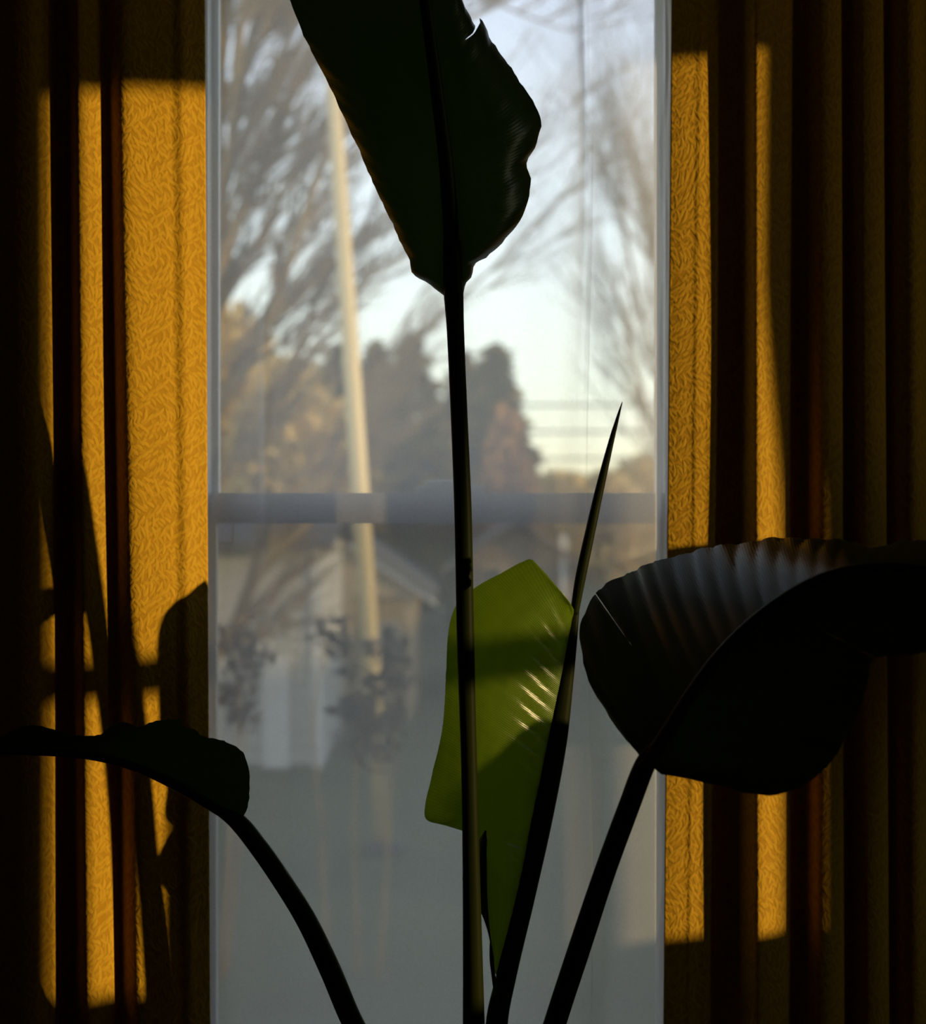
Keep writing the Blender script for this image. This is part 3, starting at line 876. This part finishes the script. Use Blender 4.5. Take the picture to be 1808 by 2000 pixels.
# clapboard house
d = 14.6
house = empty('clapboard_house', (-3.0, d, GROUND))
tag(house, 'pale clapboard house beyond the lawn, partly behind the red-leaved shrubs', 'house')
hx0, hx1 = -6.5, P(628, 0, d).x
htop = P(0, 1062, d).z
MB().box(hx0, hx1, d + 0.03, d + 2.5, GROUND, htop).build('wall', M['clapboard'], house)
bw = 0.16
k = 0
z = GROUND + 0.05
while z < htop - 0.02:
    vs = [(hx0, d + 0.03, z), (hx1, d + 0.03, z), (hx1, d - 0.014, z), (hx0, d - 0.014, z), (hx0, d + 0.025, z + bw), (hx1, d + 0.025, z + bw), (hx1, d + 0.010, z + bw), (hx0, d + 0.010, z + bw)]
    MB().add(vs, [(0, 1, 2, 3), (3, 2, 6, 7), (7, 6, 5, 4), (0, 3, 7, 4), (1, 5, 6, 2), (0, 4, 5, 1)]).build('clapboard', M['clapboard'], house)
    z += bw
MB().box(hx1 - 0.10, hx1 + 0.02, d - 0.03, d + 0.04, GROUND, htop).build('corner_board', M['trim'], house)
for wx in (540,):
    x = P(wx, 0, d).x
    MB().box(x - 0.13, x + 0.13, d - 0.035, d + 0.03, P(0, 1500, d).z, P(0, 1280, d).z).build('door', M['trim'], house)
rf = MB().prism([(d - 0.35, htop - 0.06), (d + 1.25, htop + 0.35), (d + 2.75, htop - 0.06), (d + 2.75, htop + 0.02), (d + 1.25, htop + 0.44), (d - 0.35, htop + 0.02)], 'x', hx0 - 0.3, hx1 + 0.15)
rf.build('roof', M['roof'], house)

# gabled porch behind it
d = 18.0
porch = empty('gabled_porch', (P(660, 0, d).x, d, GROUND))
tag(porch, 'small tan gabled porch with white rake board and dark opening', 'porch')
ap = P(655, 1036, d); ev = P(852, 1172, d)
hw = ev.x - ap.x
bm_z = P(0, 1166, d).z
gx0, gx1 = ap.x - hw + 0.30, P(808, 0, d).x
def gz(x): return ap.z - abs(x - ap.x) * (ap.z - ev.z) / hw
MB().prism([(gx0, bm_z), (gx1, bm_z), (gx1, gz(gx1) - 0.02), (ap.x, ap.z - 0.04), (gx0, gz(gx0) - 0.02)], 'y', d, d + 0.12).build('gable_wall', M['tan'], porch)
for s in (-1, 1):
    e = Vector((ap.x + s * hw, 0, ev.z))
    MB().prism([(ap.x, ap.z + 0.02), (e.x, e.z + 0.02), (e.x, e.z - 0.07), (ap.x, ap.z - 0.09)], 'y', d - 0.10, d - 0.02).build('rake_board', M['trim'], porch)
    MB().prism([(ap.x, ap.z + 0.07), (e.x, e.z + 0.07), (e.x, e.z + 0.02), (ap.x, ap.z + 0.02)], 'y', d - 0.14, d + 3.5).build('roof_slope', M['roof'], porch)
for px in (680, 800):
    x = P(px, 0, d).x
    MB().box(x - 0.05, x + 0.05, d, d + 0.1, GROUND, bm_z).build('post', M['tan'], porch)
MB().box(gx0, gx1, d + 1.3, d + 3.4, GROUND, bm_z).build('back_wall', M['tan'], porch)
wx = P(758, 0, d + 1.3).x
wf = MB().box(wx - 0.13, wx + 0.13, d + 1.27, d + 1.3, P(0, 1290, d + 1.3).z, P(0, 1215, d + 1.3).z).build('window', M['trim'], porch)
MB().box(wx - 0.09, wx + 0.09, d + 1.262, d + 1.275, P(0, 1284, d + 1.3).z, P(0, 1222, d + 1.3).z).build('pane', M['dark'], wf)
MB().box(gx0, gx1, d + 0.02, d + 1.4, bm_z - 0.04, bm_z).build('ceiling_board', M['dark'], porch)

# ---- trees
def branch_mesh(mb, rnd, a, dirv, length, r0, depth, bias, sides=5, twist=0.22):
    n = 5
    pts = [Vector(a)]
    dv = dirv.normalized()
    for i in range(n):
        dv = (dv + Vector((rnd.uniform(-1, 1), rnd.uniform(-1, 1), rnd.uniform(-1, 1))) * twist + bias * 0.12).normalized()
        pts.append(pts[-1] + dv * (length / n))
    mb.tube(pts, [r0 * (1 - 0.75 * i / n) for i in range(n + 1)], sides, False)
    if depth > 0:
        for k in range(rnd.randint(4, 6)):
            i = rnd.randint(1, n - 1)
            q = pts[i]
            side = Vector((rnd.uniform(-1, 1), rnd.uniform(-0.8, 0.8), rnd.uniform(-0.5, 1)))
            nd = ((pts[i + 1] - pts[i]).normalized() + side * 0.75 + bias * 0.3).normalized()
            branch_mesh(mb, rnd, q, nd, length * rnd.uniform(0.45, 0.75), r0 * 0.5, depth - 1, bias, max(3, sides - 1), twist)

def bare_tree(name, label, d, trunk, limbs, mat, seed, bias, group, rtrunk=0.14, wig=0.5):
    rnd = random.Random(seed)
    b = P(*trunk[0][:2], d); b.z = GROUND
    t = empty(name, b)
    tag(t, label, 'tree', group)
    tp = [b] + [P(x, y, d) for x, y in trunk[1:]]
    n = len(tp)
    MB().tube(tp, [rtrunk * (1 - 0.75 * i / (n - 1)) for i in range(n)], 10).build('trunk', mat, t, True)
    for (pts, w) in limbs:
        mb = MB()
        yy = d
        p3 = []
        for i, (x, y) in enumerate(pts):
            p3.append(P(x, y, d + (i * rnd.uniform(-wig, wig) * 0.35)))
        m = 10
        s = catmull([tuple(p) for p in p3], m) if len(p3) > 2 else [tuple(p) for p in p3]
        m = len(s)
        r = [w / 2 / F * d * (1 - 0.7 * i / (m - 1)) for i in range(m)]
        mb.tube(s, r, 7, False)
        for i in range(1, m):
            for q in range(2):
                dv = Vector(s[min(i + 1, m - 1)]) - Vector(s[max(0, i - 1)])
                side = Vector((rnd.uniform(-1, 1), rnd.uniform(-0.7, 0.7), rnd.uniform(-0.3, 1)))
                nd = (dv.normalized() + side * 0.7 + bias * 0.4).normalized()
                branch_mesh(mb, rnd, s[i], nd, rnd.uniform(0.5, 1.1) * d / 11, max(0.008, r[i] * 0.55), 2, bias)
        mb.build('limb', mat, t, True)
    return t

bare_tree('bare_tree', 'bare spreading tree with tan branches fanning over the sky beside the pole', 13.2,
          [(330, 1660), (345, 1300), (370, 1000), (395, 750), (415, 480), (425, 200), (440, -150), (450, -500)],
          [([(350, 1280), (430, 1280), (470, 1200), (510, 1100), (590, 1030), (650, 960), (700, 850)], 34),
           ([(370, 1000), (470, 900), (540, 760), (600, 640), (650, 480)], 26),
           ([(385, 850), (450, 760), (520, 640), (560, 520), (600, 400), (690, 180)], 30),
           ([(395, 740), (470, 680), (560, 600), (700, 470), (860, 330)], 20),
           ([(410, 560), (450, 460), (510, 330), (570, 180), (640, 20), (700, -150)], 30),
           ([(418, 420), (450, 300), (470, 160), (510, 0), (570, -180)], 26),
           ([(425, 250), (470, 130), (560, 30), (680, -100)], 20),
           ([(430, 150), (445, 20), (480, -120)], 22),
           ([(420, 380), (480, 260), (540, 130), (580, -20)], 22),
           ([(412, 520), (440, 380), (455, 230), (470, 60), (520, -120)], 22),
           ([(405, 640), (480, 520), (540, 400), (640, 280)], 16),
           ([(400, 700), (430, 560), (440, 440), (470, 330)], 18),
           ([(520, 1090), (640, 880), (760, 720), (880, 600), (1010, 480)], 12),
           ([(600, 640), (720, 540), (880, 440), (1030, 300)], 10),
           ([(690, 180), (800, 80), (930, 30), (1080, -60)], 12),
           ([(640, 20), (800, -60), (1000, 20), (1110, 60)], 10)],
          M['bark'], 11, Vector((0.7, 0, 0.55)), 'bare trees outside', 0.16)
bare_tree('bare_tree', 'slender bare tree with fine pale twigs seen near the drape\'s sunlit edge', 18.5,
          [(1400, 1500), (1395, 1150), (1380, 900), (1360, 650), (1345, 400), (1330, 150)],
          [([(1390, 1050), (1330, 960), (1280, 850), (1240, 720), (1215, 600)], 11),
           ([(1380, 900), (1310, 780), (1260, 640), (1225, 480), (1205, 350)], 11),
           ([(1370, 780), (1310, 640), (1280, 500), (1262, 380)], 9),
           ([(1360, 650), (1300, 520), (1250, 380), (1235, 280)], 9)],
          M['bark2'], 21, Vector((-0.35, 0, 0.8)), 'bare trees outside', 0.10)

def crown_tree(name, label, cat, px, top, d, halfw, mat, seed, group, shape='cone', n=2600, size=0.16, trunk_mat='bark', hang=0.0):
    """conical or round crown built of many small leaf or needle clumps round a trunk"""
    rnd = random.Random(seed)
    b = P(px, 1000, d); b.z = GROUND
    t = empty(name, b)
    tag(t, label, cat, group)
    H = P(0, top, d).z - GROUND
    W = halfw / F * d
    MB().tube([b, b + Vector((0, 0, H * 0.5)), b + Vector((0, 0, H * 0.93))], [0.05 * H * 0.35, 0.012 * H, 0.004 * H], 8).build('trunk', M[trunk_mat], t, True)
    vs, fs = [], []
    for i in range(n):
        if shape == 'cone':
            u = rnd.random() ** 0.75
            z = H * (0.06 + 0.94 * (1 - u))
            lay = 1 + 0.16 * math.sin(z * 9 + seed)
            R = W * min(1.0, u * 1.75) ** 0.8 * lay
            a = rnd.uniform(0, 6.283)
            r = R * (rnd.random() ** 0.35)
            c = b + Vector((math.cos(a) * r, math.sin(a) * r, z))
            out_ = Vector((math.cos(a), math.sin(a), -0.15))
        else:
            a = rnd.uniform(0, 6.283); ct = rnd.uniform(-1, 1); st = math.sqrt(1 - ct * ct)
            q = rnd.random() ** 0.33
            lump = 1 + 0.14 * math.sin(3 * a + seed) * st + 0.1 * math.sin(5 * ct + seed)
            c = b + Vector((math.cos(a) * st * W * q * lump, math.sin(a) * st * W * q * lump, H * (0.54 + hang) + ct * H * (0.46 - hang) * q * lump))
            out_ = Vector((math.cos(a) * st, math.sin(a) * st, ct))
        s = size * rnd.uniform(0.6, 1.4)
        ax = (out_ + Vector((rnd.uniform(-1, 1), rnd.uniform(-1, 1), rnd.uniform(-0.6, 1))) * 0.7).normalized()
        sd = ax.cross(Vector((rnd.uniform(-1, 1), rnd.uniform(-1, 1), rnd.uniform(-1, 1)))).normalized()
        k = len(vs)
        vs += [c - ax * s * 0.6, c + sd * s * 0.42, c + ax * s, c - sd * s * 0.42]
        fs += [(k, k + 1, k + 2, k + 3)]
    o = mesh_obj('foliage', vs, fs, mat, t, False)
    o['kind'] = 'stuff'
    return t

G1 = 'dark conifers beyond the porch'
crown_tree('conifer', 'dark conifer directly behind the leaning pole', 'tree', 660, 676, 28, 85, M['conifer'], 1, G1, size=0.26)
crown_tree('conifer', 'dark conifer between the leaning pole and the twin-peaked pair', 'tree', 738, 668, 30.4, 80, M['conifer'], 2, G1, size=0.26)
crown_tree('conifer', 'tallest dark conifer of the row beyond the porch', 'tree', 806, 650, 33, 90, M['conifer'], 3, G1, size=0.26)
crown_tree('conifer', 'dark conifer half hidden by the upright plant stalk', 'tree', 905, 690, 36.5, 80, M['conifer'], 4, G1, size=0.26)
crown_tree('conifer', 'broad dark conifer at the open end of the row, above the rusty shrub', 'tree', 968, 676, 30, 92, M['conifer'], 5, G1, size=0.26)
crown_tree('brown_tree', 'big tan twiggy tree behind the pale clapboard house', 'tree', 405, 545, 27, 150, M['twig'], 6, 'tan trees behind the house', 'round', 5200, 0.20)
crown_tree('brown_tree', 'lower tan twiggy tree between the house and the conifers', 'tree', 560, 690, 23.6, 125, M['twig'], 7, 'tan trees behind the house', 'round', 4200, 0.20)
crown_tree('autumn_shrub', 'rust-orange autumn shrub before the end conifer', 'shrub', 985, 800, 26, 62, M['rust'], 8, None, 'round', 1800, 0.16)
G2 = 'distant tree line'
for i, (px, top, hw, lab) in enumerate(((1085, 925, 70, 'low tan tree in the distant line next to the rusty shrub'), (1175, 918, 80, 'low tan tree in the distant line behind the rolled leaf tip'),
                                       (1260, 885, 90, 'tallest tan tree in the distant line by the drape'), (1400, 900, 100, 'tan tree in the distant line hidden by the drape'))):
    crown_tree('distant_tree', lab, 'tree', px, top, 46 + 5 * i, hw, M['twig'], 30 + i, G2, 'round', 2400, 0.34)

# second house far behind, in shade
d = 20.0
h2 = empty('brown_house', (P(1010, 0, d).x, d, GROUND))
tag(h2, 'low brown gabled house beneath the rusty shrub', 'house')
bx0, bx1 = P(895, 0, d).x, P(1125, 0, d).x
bt = P(0, 1105, d).z
bc = (bx0 + bx1) / 2
MB().prism([(bx0, GROUND), (bx1, GROUND), (bx1, bt), (bc, bt + 0.62), (bx0, bt)], 'y', d, d + 3.5).build('wall', M['brown'], h2)
for sg in (-1, 1):
    xe = bc + sg * (bx1 - bc + 0.2)
    ze = bt - 0.15
    MB().prism([(bc, bt + 0.64), (xe, ze), (xe, ze + 0.07), (bc, bt + 0.72)], 'y', d - 0.25, d + 3.7).build('roof_slope', M['roof'], h2)
for px in (965, 1050):
    x = P(px, 0, d).x
    f_ = MB().box(x - 0.16, x + 0.16, d - 0.05, d, P(0, 1190, d).z, P(0, 1105, d).z).build('window', M['tan'], h2)
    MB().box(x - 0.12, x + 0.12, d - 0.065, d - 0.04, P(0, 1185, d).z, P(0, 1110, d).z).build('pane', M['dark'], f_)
x = P(1100, 0, d).x
MB().box(x - 0.05, x + 0.05, d - 0.12, d - 0.02, GROUND, P(0, 1045, d).z).build('downpipe', M['trim'], h2)

# red-leaved shrubs close to the window
def leafy_shrub(name, label, d, stems, seed):
    rnd = random.Random(seed)
    b = P(stems[0][0][0][0], 1000, d); b.z = GROUND
    t = empty(name, b)
    tag(t, label, 'shrub', 'red-leaved shrubs outside')
    for pts, clumps in stems:
        p3 = [P(x, y, d + rnd.uniform(-0.1, 0.1)) for x, y in pts]
        p3[0].z = GROUND
        s = [Vector(q) for q in catmull([tuple(p) for p in p3], 12)] if len(p3) > 2 else p3
        MB().tube(s, [0.012 * (1 - 0.6 * i / (len(s) - 1)) for i in range(len(s))], 6).build('stem', M['bark'], t, True)
        for (cx, cy, rad, n) in clumps:
            vs, fs = [], []
            cc = P(cx, cy, d)
            for k in range(int(n * 1.7)):
                c = cc + Vector((rnd.gauss(0, 1), rnd.gauss(0, 1), rnd.gauss(0, 1))) * (rad / F * d * 0.55)
                ax = Vector((rnd.uniform(-1, 1), rnd.uniform(-1, 1), rnd.uniform(-1, 0.6))).normalized()
                sd = ax.cross(Vector((rnd.uniform(-1, 1), rnd.uniform(-1, 1), rnd.uniform(-1, 1)))).normalized()
                up_ = ax.cross(sd)
                L_ = rnd.uniform(0.06, 0.10)
                i0 = len(vs)
                vs += [c - ax * L_ * 0.5, c + sd * L_ * 0.3 + up_ * 0.008, c + ax * L_ * 0.55, c - sd * L_ * 0.3 + up_ * 0.008]
                fs += [(i0, i0 + 1, i0 + 2), (i0, i0 + 2, i0 + 3)]
            o = mesh_obj('leaf_cluster', vs, fs, M['purple'], t, False)
            o['kind'] = 'stuff'
    return t
leafy_shrub('red_leaf_shrub', 'dark red-leaved shrub beside the window jamb, before the clapboard wall', 8.0,
            [([(430, 1900), (450, 1600), (465, 1400), (455, 1240)], [(455, 1245, 26, 14), (490, 1270, 32, 22), (478, 1310, 30, 16)]),
             ([(440, 1900), (470, 1600), (475, 1450), (480, 1330)], [(440, 1350, 28, 16), (468, 1370, 34, 26), (462, 1405, 26, 14)])], 41)
leafy_shrub('red_leaf_shrub', 'dark red-leaved shrub growing round the foot of the pole', 8.0,
            [([(640, 1900), (625, 1600), (612, 1400), (640, 1240)], [(645, 1235, 30, 20), (668, 1272, 22, 10), (672, 1318, 16, 7)]),
             ([(700, 1900), (690, 1600), (700, 1420)], [(690, 1380, 34, 26), (720, 1410, 40, 34), (760, 1395, 36, 22)]),
             ([(740, 1900), (760, 1600), (770, 1400), (760, 1290)], [(765, 1280, 34, 22), (780, 1330, 34, 22), (735, 1340, 26, 12), (745, 1460, 24, 12), (710, 1460, 30, 16)])], 43)

# overhead cables on two poles
for i, (px, lab) in enumerate(((-900, 'utility pole far to one side, past the bare spreading tree'), (2700, 'utility pole far to one side, past the slender bare tree'))):
    b = P(px, 1000, 41); b.z = GROUND
    up_ = empty('utility_pole', b)
    tag(up_, lab, 'pole', 'utility poles')
    MB().tube([b, b + Vector((0, 0, 6.8))], [0.14, 0.10], 10).build('post', M['bark'], up_, True)
    MB().box(b.x - 0.05, b.x + 0.05, 40.1, 41.9, b.z + 5.6, b.z + 5.75).build('crossarm', M['bark'], up_)
for (y0, lab) in ((800, 'uppermost overhead cable crossing the pale sky'), (852, 'middle overhead cable crossing the pale sky'), (905, 'lowest overhead cable above the distant trees')):
    pts = []
    for i in range(25):
        u = i / 24
        pts.append(P(-900 + 3600 * u, y0 - 8 + 30 * (2 * u - 1) ** 2 * -1, 40.85))
    o = MB().tube(pts, [0.034] * 25, 6).build('overhead_cable', M['wire'], None, True)
    tag(o, lab, 'cable', 'overhead cables')

# unseen house added to the right; it keeps the low sun off the lawn
nb = empty('added_side_house', (28, 7.5, GROUND))
tag(nb, 'low grey house, unseen, added to shade the lawn', 'house')
MB().box(24, 32, 1.0, 26, GROUND, -0.2).build('wall', M['clapboard'], nb)
MB().prism([(23.5, -0.3), (28, 0.75), (32.5, -0.3)], 'y', 0.5, 26.5).build('roof', M['roof'], nb)
